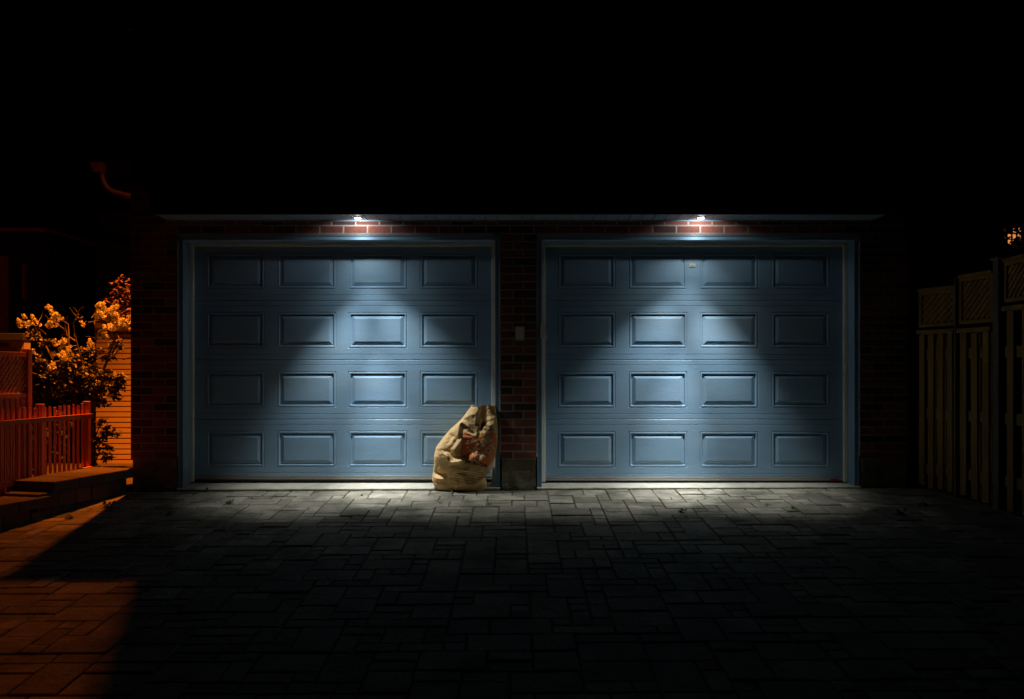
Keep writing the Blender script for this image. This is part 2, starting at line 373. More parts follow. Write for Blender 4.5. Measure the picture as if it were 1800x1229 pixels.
def door(i, colpx, rows, secs, zt, xa, xb):
    s_ = (DW + YD) / F
    xx = lambda p: (p - HX) * s_; zz = lambda p: CZ - (p - HY) * s_
    D = bpy.data.objects.new('garage_door', None); S.collection.objects.link(D); D.parent = G
    D['label'] = 'left blue panelled garage door' if i == 0 else 'right blue panelled garage door'
    for k, (pt, pb) in enumerate(secs):
        z1, z0 = zz(pt), zz(pb); b = MB(); rt, rbm = zz(rows[k][0]), zz(rows[k][1])
        gap = .0022
        def strip(za, zb_, pts):     # full width profile, pts=(z, depth)
            for (p, q) in zip(pts[:-1], pts[1:]): b.face([(xa, YD + p[1], p[0]), (xb, YD + p[1], p[0]), (xb, YD + q[1], q[0]), (xa, YD + q[1], q[0])])
        top = [(rt, 0)]; g = z1 - .050
        if k > 0:
            top += [(g - .003, 0), (g - .001, .003), (g + .002, .003), (g + .004, 0)]
        top += [(z1 - gap - .003, 0), (z1 - gap, .003), (z1 - gap, .02)]
        strip(0, 0, top)
        g = z0 + .052
        bot = [(z0 + gap, .02), (z0 + gap, .003), (z0 + gap + .003, 0)]
        if k < 3: bot += [(g - .004, 0), (g - .002, .003), (g + .001, .003), (g + .003, 0)]
        else: bot += [(z0 + .022, 0), (z0 + .024, .003), (z0 + .027, .003), (z0 + .029, 0)]
        bot += [(rbm, 0)]
        strip(0, 0, bot)
        cx = [xa]
        for (pa, pb2) in colpx: cx += [xx(pa), xx(pb2)]
        cx.append(xb)
        for q in range(0, len(cx), 2): b.face([(cx[q], YD, rbm), (cx[q + 1], YD, rbm), (cx[q + 1], YD, rt), (cx[q], YD, rt)])
        for q in range(1, len(cx) - 1, 2):
            l, r = cx[q], cx[q + 1]
            ringp = lambda n_: [(l + PROF[n_][0], YD + PROF[n_][1], rbm + PROF[n_][0]), (r - PROF[n_][0], YD + PROF[n_][1], rbm + PROF[n_][0]), (r - PROF[n_][0], YD + PROF[n_][1], rt - PROF[n_][0]), (l + PROF[n_][0], YD + PROF[n_][1], rt - PROF[n_][0])]
            for n_ in range(len(PROF) - 1):
                A, B = ringp(n_), ringp(n_ + 1)
                for e in range(4): b.face([A[e], A[(e + 1) % 4], B[(e + 1) % 4], B[e]])
            b.face(ringp(len(PROF) - 1))
        # body behind
        b.box(xa - .02, xb + .02, YD + .02, YD + .045, z0 + gap, z1 - gap)
        b.build('door_section', M['paint'], D)
    zb = zz(secs[-1][1]); b = MB()
    b.box(xa, xb, YD - .006, YD + .03, zb - .034, zb - .001); b.box(xa, xb, YD - .010, YD - .0065, zb - .008, zb - .002); b.box(xa, xb, YD - .010, YD - .0065, zb - .034, zb - .029)
    b.build('bottom_rail', M['alu'], D, bevel=.0015)
    b = MB(); b.tube([(xa, YD + .012, zb - .045), (xb, YD + .012, zb - .045)], .015, 10); b.build('bottom_seal', M['rubber'], D, True)
    b = MB(); b.box(xa - .04, xb + .04, YD + .05, YD + .06, .035, ZT + .05); b.build('backing', M['rubber'], D)
    return D, xx, zz
RW = [(444.5, 508.5), (548.5, 612.5), (652.5, 716.5), (757, 821)]
a = frame(*OPEN[0], 0); door(0, [(362, 465), (487, 591), (612, 716), (738, 841)], RW, [(432, 528.3), (528.3, 632.5), (632.5, 737), (737, 836)], a[2], a[0], a[1])
a = frame(*OPEN[1], 1)
D2, xx, zz = door(1, [(980, 1082), (1105, 1208), (1230, 1333), (1356, 1459)], [(444.5, 508.5), (548.5, 612), (653, 717), (758, 822)], [(432, 528.3), (528.3, 632.5), (632.5, 737), (737, 838)], a[2], a[0], a[1])
b = MB(); x, z = xx(1217), zz(466.5); b.box(x - .028, x + .028, YD - .006, YD - .001, z - .015, z + .015)
b.box(x - .018, x + .018, YD - .008, YD - .0062, z - .007, z + .007); b.build('nameplate', M['grey'], D2, bevel=.002)
b = MB()
for (u, v, w, h) in ((-.013, 0, .003, .009), (-.004, .003, .007, .002), (-.004, -.003, .007, .002), (.006, 0, .003, .009), (.013, 0, .003, .009)):
    b.box(x + u - w / 2, x + u + w / 2, YD - .0095, YD - .0082, z + v - h / 2, z + v + h / 2)
b.build('stamped_mark', M['rubber'], D2)
b = MB(); x, z = xx(1466), zz(843.5); b.box(x - .038, x + .036, YD - .0155, YD - .0105, z - .010, z + .007)
tag(b.build('sticker', M['red'], D2), 'small red sticker at the right end of the bottom rail')
# lever on the jamb of the right door
b = MB(); xj = OPEN[1][0] + .04; yj = .012
b.obox((xj + .004, yj - .006, Z(584)), (.010, 0, 0), (0, .008, 0), (0, 0, .055)); b.obox((X(957.5, -.06), yj - .06, Z(581)), (.007, 0, .002), (0, .005, 0), (.019, 0, -.078)); b.tube([(xj + .004, yj - .005, Z(570)), (X(953.5, -.06), yj - .06, Z(569))], .007, 8)
tag(b.build('lever', M['vinyl'], G), 'tilted grey metal lever on the left jamb of the right door')
# cover plate on pier
t = thing('cover_plate', (X(914), 0, Z(586)), 'blank beige cover plate on the brick pier between the doors', 'cover plate')
b = MB(); x, z = X(914), Z(586.5); b.box(x - .041, x + .041, -.016, -.003, z - .063, z + .063); b.build('plate', M['grey'], t, bevel=.003)
b = MB(); b.box(x - .031, x + .031, -.0205, -.0165, z - .052, z + .052); b.build('flap', M['vinyl'], t, bevel=.002)
b = MB(); b.box(x - .036, x + .036, -.0027, .012, z - .058, z + .058); b.build('gasket', M['rubber'], t)

# ------------------------------------------------------------------ paper bag
BY = -.012
bx_ = lambda px: X(px, BY); bz_ = lambda py: Z(py, BY)
Lo = [(861.5, 772), (857, 765), (850, 761), (844, 759.7), (836, 760), (827, 761.5), (816, 763), (802, 763), (787, 766), (773, 776), (755, 791), (737, 811), (716, 827), (712, 829)]
Ro = [(861.5, 852), (857, 855), (850, 856), (844, 854), (838, 852), (830, 859), (825, 863.5), (809, 869), (795, 872), (780, 874), (760, 875), (745, 874), (727, 872), (712, 870)]
Dp = [(861.5, .070), (850, .095), (838, .085), (826, .12), (802, .135), (780, .13), (755, .11), (737, .09), (716, .065), (712, .06)]
def tab(T, y):
    if y >= T[0][0]: return T[0][1]
    for (a, c) in zip(T[:-1], T[1:]):
        if y >= c[0]:
            u = (y - c[0]) / (a[0] - c[0]); return c[1] + (a[1] - c[1]) * u
    return T[-1][1]
CR = [  # creases in the sheet: (x0,y0,x1,y1, push towards viewer(-)/away(+), width px, sharpness)
 (849, 708, 852, 738, .070, 12, 1.2), (852, 738, 848, 756, .055, 10, 1.2), (858, 724, 860, 760, -.012, 7, 1),
 (867, 765, 868, 805, -.045, 30, 1.3), (832, 712, 812, 752, -.024, 13, 1), (812, 752, 806, 786, -.024, 12, 1), (806, 786, 794, 804, -.02, 10, 1),
 (826, 742, 818, 764, .020, 9, 1), (812, 790, 824, 802, .035, 11, 1),
 (768, 803, 800, 806, -.034, 9, .9), (800, 806, 838, 806, -.040, 9, .9), (838, 806, 860, 818, -.036, 9, .9),
 (780, 795, 798, 799, .018, 8, 1), (798, 799, 834, 798, .026, 9, 1), (836, 788, 862, 796, .018, 9, 1), (846, 775, 860, 802, -.014, 6, 1),
 (764, 829, 800, 834, .030, 8, 1), (800, 834, 848, 838, .028, 9, 1), (762, 840, 790, 838, -.030, 9, .9), (790, 838, 812, 847, -.03, 9, .9), (812, 847, 852, 846, -.02, 8, .9),
 (812, 823, 860, 828, -.036, 15, 1.1), (826, 812, 808, 842, -.016, 4.5, 1), (843, 818, 828, 846, -.016, 4.5, 1), (800, 815, 793, 835, -.01, 7, 1),
 (767, 788, 806, 776, -.016, 9, 1), (785, 765, 806, 772, .014, 9, 1), (775, 800, 768, 822, .012, 9, 1), (795, 770, 780, 800, .012, 10, 1), (870, 780, 862, 825, -.01, 8, 1)]
def segd(px, py, x0, y0, x1, y1):
    dx, dy = x1 - x0, y1 - y0; t = max(0, min(1, ((px - x0) * dx + (py - y0) * dy) / (dx * dx + dy * dy))); return math.hypot(px - x0 - dx * t, py - y0 - dy * t)
def crump(px, py, sd):
    P = Vector((px / 20 + sd, py / 20, sd)) + noise.noise_vector(Vector((px / 40, py / 40, sd))) * .6
    d = noise.voronoi(P)[0]; P2 = P * 2.3 + Vector((5, 1, 2)); e = noise.voronoi(P2)[0]
    return .022 * (d[0] - .4) + .004 * (e[0] - .4) - .010 * min(.25, d[1] - d[0])
def Draw(px, py):
    D = crump(px, py, 1.7)
    for (x0, y0, x1, y1, a, w, p) in CR:
        d = segd(px, py, x0, y0, x1, y1)
        if d < w * 1.6: D += a * (math.exp(-(d / w * 1.5) ** 2) * .45 + .55 * max(0, 1 - d / w) ** p)
    k = max(0, min(1, (px - 808) / 12)) * max(0, min(1, (py - 752) / 12)) * max(0, min(1, (818 - py) / 8)); return D * (1 - .68 * k)
def facet(fn, cell, sd):          # sharp-edged paper facets: linear between the nodes of a warped lattice
    cache = {}
    def node(i, j):
        if (i, j) not in cache:
            u, v = i * cell + (j % 2) * cell * .5, j * cell * .87; w = noise.noise_vector(Vector((u / 23, v / 23, sd))) * cell * 1.5
            cache[(i, j)] = fn(u - w.x, v - w.y)
        return cache[(i, j)]
    def f(px, py):
        w = noise.noise_vector(Vector((px / 23, py / 23, sd))) * cell * 1.5; u, v = (px + w.x) , (py + w.y) / .87
        jj = math.floor(v / cell); fv_ = v / cell - jj
        o0 = (jj % 2) * .5; o1 = ((jj + 1) % 2) * .5
        a = u / cell - (o0 + (o1 - o0) * fv_); ii = math.floor(a); fa_ = a - ii
        A, B, C_, D_ = node(ii, jj), node(ii + 1, jj), node(ii, jj + 1), node(ii + 1, jj + 1)
        if jj % 2 == 0:
            return A + (B - A) * fa_ + (C_ - A) * fv_ if fa_ + fv_ < 1 else D_ + (C_ - D_) * (1 - fa_) + (B - D_) * (1 - fv_)
        return A + (B - A) * fa_ + (D_ - B) * fv_ if fa_ > fv_ else A + (C_ - A) * fv_ + (D_ - C_) * fa_
    return f
F1 = facet(Draw, 10.5, 2.3); F2 = facet(lambda x, y: .004 * noise.noise(Vector((x * .37, y * .37, 4))), 3.6, 5.1); F3 = facet(lambda x, y: crump(x, y, 9.1), 10, 7.7)
def front(px, py):
    l, r = tab(Lo, py), tab(Ro, py); s = max(-1, min(1, (px - (l + r) / 2) / ((r - l) / 2))); m = 2.5
    sh = (1 - abs(s) ** m) ** (1 / m)
    return BY + .01 - tab(Dp, py) * sh + (F1(px, py) + F2(px, py)) * min(1, (1 - abs(s)) * 6 + .1)
def back(px, py):
    l, r = tab(Lo, py), tab(Ro, py); s = max(-1, min(1, (px - (l + r) / 2) / ((r - l) / 2))); m = 2.5
    return BY + .01 + tab(Dp, py) * .95 * (1 - abs(s) ** m) ** (1 / m) + F3(px, py) * min(1, (1 - abs(s)) * 6)
bag = thing('paper_bag', (bx_(815), BY, gz(-.4, BY)), 'crumpled brown paper yard bag leaning beside the brick pier', 'paper bag')
b = MB(); NR, NC = 150, 110
def rim(px):     # upper edge of the front sheet
    return 712.5 + 3.5 * math.exp(-((px - 843) / 5) ** 2) + 1.2 * math.sin(px * .4) + 26 * math.exp(-((px - 851.5) / 3.6) ** 4)
def rimb(px): return 715 + 2.0 * math.sin(px * .3 + 1)
fv = []
for side in (0, 1):
    grid = []
    for j in range(NR + 1):
        row = []; v = j / NR
        for i in range(NC + 1):
            s = math.sin((i / NC - .5) * math.pi)
            py = 861.5 + (712 - 861.5) * v; l, r = tab(Lo, py), tab(Ro, py); px = (l + r) / 2 + s * (r - l) / 2
            tp = (rim(px) if side == 0 else rimb(px)); w = min(1, (1 - abs(s)) * 12)
            py2 = 861.5 + ((712 + (tp - 712) * w) - 861.5) * v
            y = front(px, py2) if side == 0 else back(px, py2)
            z = bz_(py2)
            if side == 1: z = z + .0
            row.append((bx_(px), y, z))
        grid.append(row)
    for j in range(NR):
        for i in range(NC):
            q = [grid[j][i], grid[j][i + 1], grid[j + 1][i + 1], grid[j + 1][i]]
            b.face(q if side == 0 else q[::-1])
bo = b.build('bag_body', M['paper'], bag)
import bmesh
bm = bmesh.new(); bm.from_mesh(bo.data); bmesh.ops.remove_doubles(bm, verts=bm.verts, dist=.0002); bm.to_mesh(bo.data); bm.free()
def drape(bm, off):
    for axis in (0, 1):
        lo = min(v.co[axis] for v in bm.verts); hi = max(v.co[axis] for v in bm.verts); p = lo + 1.1
        while p < hi:
            n = Vector((1, 0, 0)) if axis == 0 else Vector((0, 1, 0)); c = n * p
            bmesh.ops.bisect_plane(bm, geom=bm.verts[:] + bm.edges[:] + bm.faces[:], plane_co=c, plane_no=n, dist=1e-5); p += .8
    for v in bm.verts:
        px, py = v.co.x, -v.co.y; v.co = Vector((bx_(px), front(px, py) - off, bz_(py)))
def to_obj(bm, name, m, parent):
    me = bpy.data.meshes.new(name); bm.to_mesh(me); bm.free(); me.materials.append(m); o = bpy.data.objects.new(name, me); S.collection.objects.link(o)
    for p in me.polygons: p.use_smooth = True
    o.parent = parent; o.matrix_parent_inverse = Matrix.Translation(-Vector(parent.location)); return o
def poly_patch(pts, name, m, off):
    bm = bmesh.new(); bm.faces.new([bm.verts.new((x, -y, 0)) for (x, y) in pts]); drape(bm, off); return to_obj(bm, name, m, bag)
def text_bm(bm, txt, px, py, size, ang=0, shear=0, sx=1, bold=.0):
    cu = bpy.data.curves.new('txt', 'FONT'); cu.body = txt; cu.size = size; cu.offset = bold; cu.resolution_u = 3; cu.shear = shear; cu.align_x = 'CENTER'
    o = bpy.data.objects.new('txt', cu); S.collection.objects.link(o); bpy.context.view_layer.update()
    me = bpy.data.meshes.new_from_object(o.evaluated_get(bpy.context.evaluated_depsgraph_get()))
    me.transform(Matrix.Translation((px, -py, 0)) @ Matrix.Rotation(R(ang), 4, 'Z') @ Matrix.Diagonal((sx, 1, 1, 1)))
    bm.from_mesh(me); bpy.data.objects.remove(o); bpy.data.meshes.remove(me)
poly_patch([(818, 757), (828, 762), (838, 766), (850, 766), (858, 761), (868, 757.5), (872.5, 763), (873, 786), (867, 808), (860, 817), (843, 811), (828, 807), (811, 801), (812, 780)], 'printed_logo', M['orange'], .0022)
bm = bmesh.new()
text_bm(bm, 'THE', 832, 776, 9.5, 20, 0, 1.0, .35); text_bm(bm, 'HOME', 849, 785, 15.5, 37, 0, 1.0, .7); text_bm(bm, 'DEPOT', 856, 799, 15, 38, 0, .9, .6)
for v in bm.verts: v.co.x = min(v.co.x, 873.2)
drape(bm, .0046); to_obj(bm, 'logo_lettering', M['cream'], bag)
bm = bmesh.new()
text_bm(bm, 'PAPER YARD WASTE BAG', 845, 748.5, 4.4, -3, 0, .82, .12); text_bm(bm, 'SAC POUR RÉSIDUS DE JARDIN', 843, 754, 4.4, -4, 0, .82, .12)
drape(bm, .0042); to_obj(bm, 'lettering', M['ink'], bag)
bm = bmesh.new()
text_bm(bm, 'Join the Club', 838, 814.5, 7.2, -13, 0, 1.0, .32)
drape(bm, .0042); to_obj(bm, 'lettering', M['ink'], bag)
bm = bmesh.new(); rt_ = random.Random(5)
for k in range(6):     # lines of fine print too small to read
    yy = 820 + k * 4.6; x0_ = 806 - k * 1.4; x1_ = 856 - k * 4.5
    x = x0_
    while x < x1_:
        w = rt_.uniform(.7, 2.2); sl = (x - 806) * .20
        bm.faces.new([bm.verts.new((x + a_, -(yy + sl + c_), 0)) for (a_, c_) in ((0, .95), (w, .95 + w * .2), (w, w * .2), (0, 0))]); x += w + rt_.choice((.5, .5, 1.2))
drape(bm, .0042); to_obj(bm, 'fine_print', M['ink'], bag)

# ------------------------------------------------------------------ left side: retaining wall, fences, shrubs
rw = thing('retaining_wall', (-3.7, -.5, -.05), 'low stepped stone retaining wall with flat coping beside the driveway', 'retaining wall')
rr = random.Random(21)
dirv = Vector((-.224, -1, 0)).normalized(); nrm = Vector((-1, .224, 0)).normalized()     # along towards the camera, away from the drive
P0 = Vector((-3.49, -.02, 0))
def stones(name, s0, s1, z0, z1, off, wid, ln, parent, proud=.0):
    b = MB(); s = s0
    while s < s1 - .03:
        e = min(s + ln * rr.uniform(.8, 1.25), s1)
        c = P0 + dirv * ((s + e) / 2) + nrm * (off + wid / 2 + rr.uniform(-.004, .004)); c.z = (z0 + z1) / 2
        b.obox(c, dirv * ((e - s) / 2 - .003), nrm * wid / 2, (0, 0, (z1 - z0) / 2 + rr.uniform(-.002, .002)), 0, rr.random()); s = e
    return b.build(name, M['stone'], parent, bevel=.007)
stones('block_course', .0, 1.12, -.20, -.03, .04, .38, .24, rw); stones('block_course', .03, 1.06, -.027, .108, .035, .36, .20, rw)
stones('coping', -.02, .94, .112, .195, -.005, .43, .34, rw)
stones('block_course', 1.13, 5.0, -.45, -.002, .04, .3, .26, rw); stones('coping', .945, 5.0, .002, .088, .0, .5, .32, rw)
# planting bed behind
b = MB(); b.face([(-3.85, .3, -.02), (-3.9, -1.1, -.02), (-5.3, -6, -.02), (-9, -6, -.02), (-9, .3, -.02)]); b.face([(-3.85, .3, -.02), (-9, .3, -.02), (-9, 4.4, -.25), (-3.6, 4.4, -.25)][::-1])
tag(b.build('planting_bed', M['soil']), kind='structure')

pf = thing('picket_fence', (-4.05, -.3, .05), 'low orange-lit picket fence with close slats behind the retaining wall', 'fence')
fx = lambda y: -4.0 + .10 * y - .02
b = MB(); y = .16
while y > -3.2:
    x = fx(y); b.box(x - .0035, x + .0035, y - .0185, y + .0185, -.0, .775 + rr.uniform(-.012, .012), 0, .5, .003); y -= .064
b.build('pickets', M['redwood'], pf)
for zz_, in ((.665,), (.17,)):
    b = MB(); b.obox((fx(-1.4) + .03, -1.4, zz_), (.018, 0, 0), (.158, 1.58, 0), (0, 0, .02)); b.build('rail', M['redwood'], pf)
for yy in (.19, -.45, -1.9):
    b = MB(); x = fx(yy) - .02; b.box(x - .028, x + .028, yy - .028, yy + .028, -.1, .80); b.build('post', M['redwood'], pf, bevel=.004)

def lattice(b, y0, y1, z0, z1, x, step, w, th, m=0):
    for sgn in (1, -1):
        k = -(z1 - z0)
        L0 = y1 - y0; c = -(z1 - z0)
        while c < L0:
            # line: y = y0 + c + t (sgn=1) with z from z0 ; clipped
            t0 = max(0, -c); t1 = min(z1 - z0, L0 - c)
            if t1 - t0 > .02:
                ya, yb = y0 + c + t0, y0 + c + t1; za, zb = z0 + t0, z0 + t1
                if sgn < 0: za, zb = z1 - t0, z1 - t1
                ce = Vector((x + sgn * th * .52, (ya + yb) / 2, (za + zb) / 2)); d = Vector((0, yb - ya, zb - za)); n = d.length
                d.normalize(); b.obox(ce, (th / 2, 0, 0), d * n / 2, Vector((0, -d.z, d.y)) * w / 2, m)
            c += step
lf = thing('lattice_fence', (-4.2, -1.2, .0), 'tall orange-lit fence panel with diagonal lattice top behind the pickets', 'fence')
lx = -4.17; ya, yb = -3.0, -.50
b = MB(); lattice(b, ya, yb - .03, .90, 1.20, lx, .055, .022, .006); b.build('lattice_panel', M['redwood'], lf)
b = MB(); y = yb - .06
while y > ya: b.box(lx - .009, lx + .009, y - .03, y + .03, 0, .855, 0, .5, .003); y -= .075
b.build('boards', M['redwood'], lf)
for zc, h in ((1.222, .02), (.877, .02)):
    b = MB(); b.box(lx - .02, lx + .02, ya, yb - .031, zc - h, zc + h); b.build('rail', M['redwood'], lf, bevel=.003)
for yy in (yb, -1.07, -2.3):
    b = MB(); b.box(lx - .03, lx + .03, yy - .03, yy + .03, -.05, 1.27); b.build('post', M['redwood'], lf, bevel=.004)

def leaf(b, c, n, size, rnd, m=0, w=.45):
    d = Vector((rnd.gauss(0, 1), rnd.gauss(0, 1), rnd.gauss(0, .6) - .2)).normalized(); n = Vector(n).normalized(); s_ = d.cross(n)
    if s_.length < .1: s_ = d.cross(Vector((1, 0, 0)))
    s_.normalize(); n = s_.cross(d); L = size * rnd.uniform(.6, 1.25); w = w * L / 2; t_ = rnd.random(); c = Vector(c)
    m1, m2 = c + d * L * .35, c + d * L * .7
    b.face([c, m1 + s_ * w - n * .1 * L, m2 + s_ * w * .7 - n * .1 * L, c + d * L - n * .15 * L], m, t_); b.face([c, c + d * L - n * .15 * L, m2 - s_ * w * .7 - n * .1 * L, m1 - s_ * w - n * .1 * L], m, t_)
def foliage(blobs, count, size, rnd, w=.5):
    b = MB(); tot = sum(r[3] ** 2 for r in blobs)
    for (x, y, z, r) in blobs:
        clumps = [Vector((x, y, z)) + Vector((rnd.gauss(0, 1), rnd.gauss(0, 1), rnd.gauss(0, .8))).normalized() * r * rnd.uniform(.45, 1) for _ in range(max(4, int(26 * r / .3)))]
        for _ in range(int(count * r * r / tot)):
            c = rnd.choice(clumps); p = c + Vector((rnd.gauss(0, 1), rnd.gauss(0, 1), rnd.gauss(0, 1))) * r * .16
            leaf(b, p, (rnd.gauss(0, .5), rnd.gauss(0, .5), 1), size, rnd, 0, w)
    return b
rl = random.Random(9); yb_ = 1.1
lil = thing('lilac_bush', (X(158, yb_), yb_, -.1), 'leggy lilac bush with pale blossom clusters lit orange beside the garage', 'bush')
XY = lambda px, py, dy=0: (X(px, yb_ + dy), yb_ + dy, Z(py, yb_ + dy))
b = MB()
stems = [[(158, 845), (157, 760), (152, 700), (140, 650), (120, 610), (112, 580), (92, 562)], [(160, 845), (163, 740), (165, 690), (185, 640), (200, 600), (190, 560)],
 [(156, 845), (150, 740), (128, 690), (100, 650), (75, 600), (60, 575)], [(152, 700), (150, 650), (135, 600), (128, 570), (138, 545), (146, 540)], [(185, 640), (205, 622), (215, 600), (222, 575)],
 [(120, 610), (118, 570), (104, 558), (88, 548)], [(135, 600), (118, 590), (112, 570), (120, 560)], [(165, 690), (150, 660), (160, 630), (170, 600), (180, 575)], [(138, 560), (130, 550), (124, 540)], [(100, 650), (80, 640), (70, 610)]]
for k, st in enumerate(stems):
    dy = rl.uniform(-.25, .25) * (k > 2); pts = [Vector(XY(p[0] + rl.uniform(-2, 2), p[1], dy * (i / len(st)))) for i, p in enumerate(st)]
    r0 = .026 if k < 3 else .010; b.tube(pts, [r0 * (1 - .75 * i / (len(pts) - 1)) for i in range(len(pts))], 7)
for _ in range(60):
    p = XY(rl.uniform(60, 218), rl.uniform(545, 690), rl.uniform(-.3, .3)); p = Vector(p); q = p + Vector((rl.gauss(0, .07), rl.gauss(0, .05), rl.uniform(.02, .13))); b.tube([p, (p + q) / 2 + Vector((rl.gauss(0, .01), 0, 0)), q], [.0045, .0035, .002], 5)
b.build('stem', M['bark'], lil, True)
bl = []
for (px, py, r, w) in ((95, 660, 26, 1), (130, 650, 28, 1), (165, 668, 30, 1), (190, 680, 26, 1), (110, 685, 26, 1), (80, 640, 20, 1), (150, 690, 26, 1), (75, 600, 12, 1), (185, 620, 16, 1), (150, 620, 16, 1), (205, 605, 12, 1), (60, 585, 10, 1), (210, 665, 12, 1), (105, 615, 14, 1), (80, 690, 18, 1), (150, 708, 20, 1), (172, 700, 20, 1), (128, 700, 20, 1), (196, 660, 16, 1)):
    p = XY(px, py, rl.uniform(-.15, .15)); bl.append((*p, r * 8.6 / F))
foliage(bl, 7000, .044, rl, .62).build('foliage', M['leaf'], lil)
def panicle(c, ax, L, r, rnd):
    b = MB(); c = Vector(c); ax = Vector(ax).normalized()
    lobes = [(c + ax * (t_ - .35) * L + Vector((rnd.gauss(0, 1), rnd.gauss(0, 1), rnd.gauss(0, .6))) * r * .55 * (1 - .6 * t_), r * rnd.uniform(.38, .62) * (1 - .35 * t_)) for t_ in [rnd.random() for _ in range(9)]]
    for (lc, lr) in lobes:
        for _ in range(int(46 * (lr / .022) ** 2)):
            d = Vector((rnd.gauss(0, 1), rnd.gauss(0, 1), rnd.gauss(0, 1))).normalized(); p = lc + d * lr * rnd.uniform(.75, 1.1); s = rnd.uniform(.006, .0095); tn = rnd.random()
            d2 = (d + Vector((rnd.gauss(0, .5), rnd.gauss(0, .5), rnd.gauss(0, .5)))).normalized()
            u = d2.cross(Vector((0, 0, 1)) if abs(d2.z) < .9 else Vector((1, 0, 0))).normalized(); w = d2.cross(u); a0 = rnd.uniform(0, 1.5)
            for k in range(4):
                a = a0 + k * math.pi / 2; e = u * math.cos(a) + w * math.sin(a); f = u * math.cos(a + .7) + w * math.sin(a + .7); g = u * math.cos(a - .7) + w * math.sin(a - .7)
                b.face([p, p + g * s * .75 + d2 * .002, p + e * s * 1.2, p + f * s * .75 + d2 * .002], 0, tn)
    return b
FL = [(32, 570, 1), (44, 566, 1.1), (56, 564, 1), (66, 570, .7), (90, 548, 1.1), (92, 566, 1.2), (84, 572, 1), (100, 560, .9), (175, 550, 1.4), (186, 543, 1.3), (200, 545, 1.3), (190, 560, 1.4), (205, 560, 1.4), (214, 572, 1.3), (200, 575, 1.2), (222, 577, 1), (181, 579, 1), (187, 594, .9), (147, 571, .7), (113, 600, .9), (98, 604, .9), (108, 627, 1.1), (118, 617, .9), (159, 610, 1.1), (170, 617, .8), (92, 622, .7), (68, 632, .8), (92, 642, .9), (112, 627, 1), (60, 620, .6), (148, 650, .6), (170, 594, .7), (228, 562, .8)]
for (px, py, s) in FL:
    p = XY(px, py, rl.uniform(-.42, -.15)); panicle(p, (rl.gauss(0, .5), rl.gauss(-.2, .3), 1), .092 * s, .038 * s, rl).build('flower_cluster', M['petal'], lil)

sh = thing('small_shrub', (X(175, .75), .75, -.05), 'small drooping leafy shrub in front of the white ribbed door', 'shrub')
XS = lambda px, py, dy=0: (X(px, .75 + dy), .75 + dy, Z(py, .75 + dy))
b = MB()
for st in ([(160, 830), (162, 790), (170, 760), (182, 740), (190, 735)], [(162, 830), (168, 790), (188, 765), (205, 768)], [(162, 830), (172, 800), (185, 795), (194, 808)]): b.tube([XS(*p) for p in st], [.010, .008, .006, .004, .003][:len(st)], 6)
b.build('stem', M['bark'], sh, True)
foliage([(*XS(*p), r) for p, r in (((178, 742), .06), ((186, 758), .07), ((200, 765), .07), ((172, 775), .07), ((168, 800), .08), ((188, 790), .06), ((192, 806), .05), ((180, 768), .06), ((160, 815), .06), ((157, 738), .05), ((160, 768), .05), ((158, 795), .05))], 900, .045, rl, .55).build('foliage', M['leaf'], sh)

hd = thing('screen_plants', (-4.7, -.1, -.02), 'low dark leafy plants added behind the picket slats to darken the gaps', 'plants')  # added planting, hides the bright surfaces behind so the slat gaps go dark
b = MB()
for k in range(14): x, y = -4.6 + rl.uniform(-.25, .2), -1.0 + k * .14; b.tube([(x, y, -.1), (x + rl.gauss(0, .04), y, .25), (x + rl.gauss(0, .08), y, .55)], [.008, .006, .003], 5)
b.build('stem', M['bark'], hd, True)
foliage([(-4.62 + rl.uniform(-.2, .12), -1.3 + k * .115, z_ + rl.uniform(-.06, .06), .15) for k in range(18) for z_ in (.12, .36, .56)], 5200, .05, rl, .6).build('foliage', M['screenleaf'], hd)

# neighbour building with ribbed white door, eave and downspout
NY_ = 6.0; X6 = lambda px: X(px, NY_); Z6 = lambda py: Z(py, NY_)
nb = thing('neighbour_garage', (X6(200), NY_, gz(-6, NY_)), 'neighbouring garage with a white ribbed door and curved gutter pipe', 'building')
b = MB(); zt = Z6(583); zk = zt
k = 0
while zk < 2.1:      # brickwork above the door
    x = X6(166) + (.11 if k % 2 else 0)
    while x < -4.2: b.box(x, x + .207, NY_, NY_ + .06, zk + .006, zk + .066, 0, rr.random() * .5, .001); x += .217
    zk += .072; k += 1
b.box(X6(166), -4.0, NY_ + .006, NY_ + .3, zt + .02, zk - .003, 1)
b.build('brick_wall', [M['brick'], M['mortar']], nb)
b = MB(); z = zk
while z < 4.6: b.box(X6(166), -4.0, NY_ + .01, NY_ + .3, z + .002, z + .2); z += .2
b.box(X6(166), X6(168) - .002, NY_ + .004, NY_ + .3, -.8, zt + .02); b.build('upper_wall', M['unlit_black'], nb)
b = MB(); z = zt - .10; x0_, x1_ = X6(168) + .002, -4.2; pitch = .0875
while z > -.8:
    b.face([(x0_, NY_ + .03, z - pitch), (x1_, NY_ + .03, z - pitch), (x1_, NY_ + .006, z - pitch + .012), (x0_, NY_ + .006, z - pitch + .012)]); b.face([(x0_, NY_ + .006, z - pitch + .012), (x1_, NY_ + .006, z - pitch + .012), (x1_, NY_ + .012, z - .014), (x0_, NY_ + .012, z - .014)]); b.face([(x0_, NY_ + .012, z - .014), (x1_, NY_ + .012, z - .014), (x1_, NY_ + .03, z), (x0_, NY_ + .03, z)]); z -= pitch
b.build('ribbed_door', M['white_metal'], nb)
b = MB(); b.box(x0_, x1_, NY_ - .03, NY_ + .05, zt - .012, zt + .018); b.build('lintel', M['fascia'], nb); b = MB(); b.box(x0_, x1_, NY_ - .01, NY_ + .05, zt - .10, zt - .014); b.build('head_trim', M['gutter'], nb)
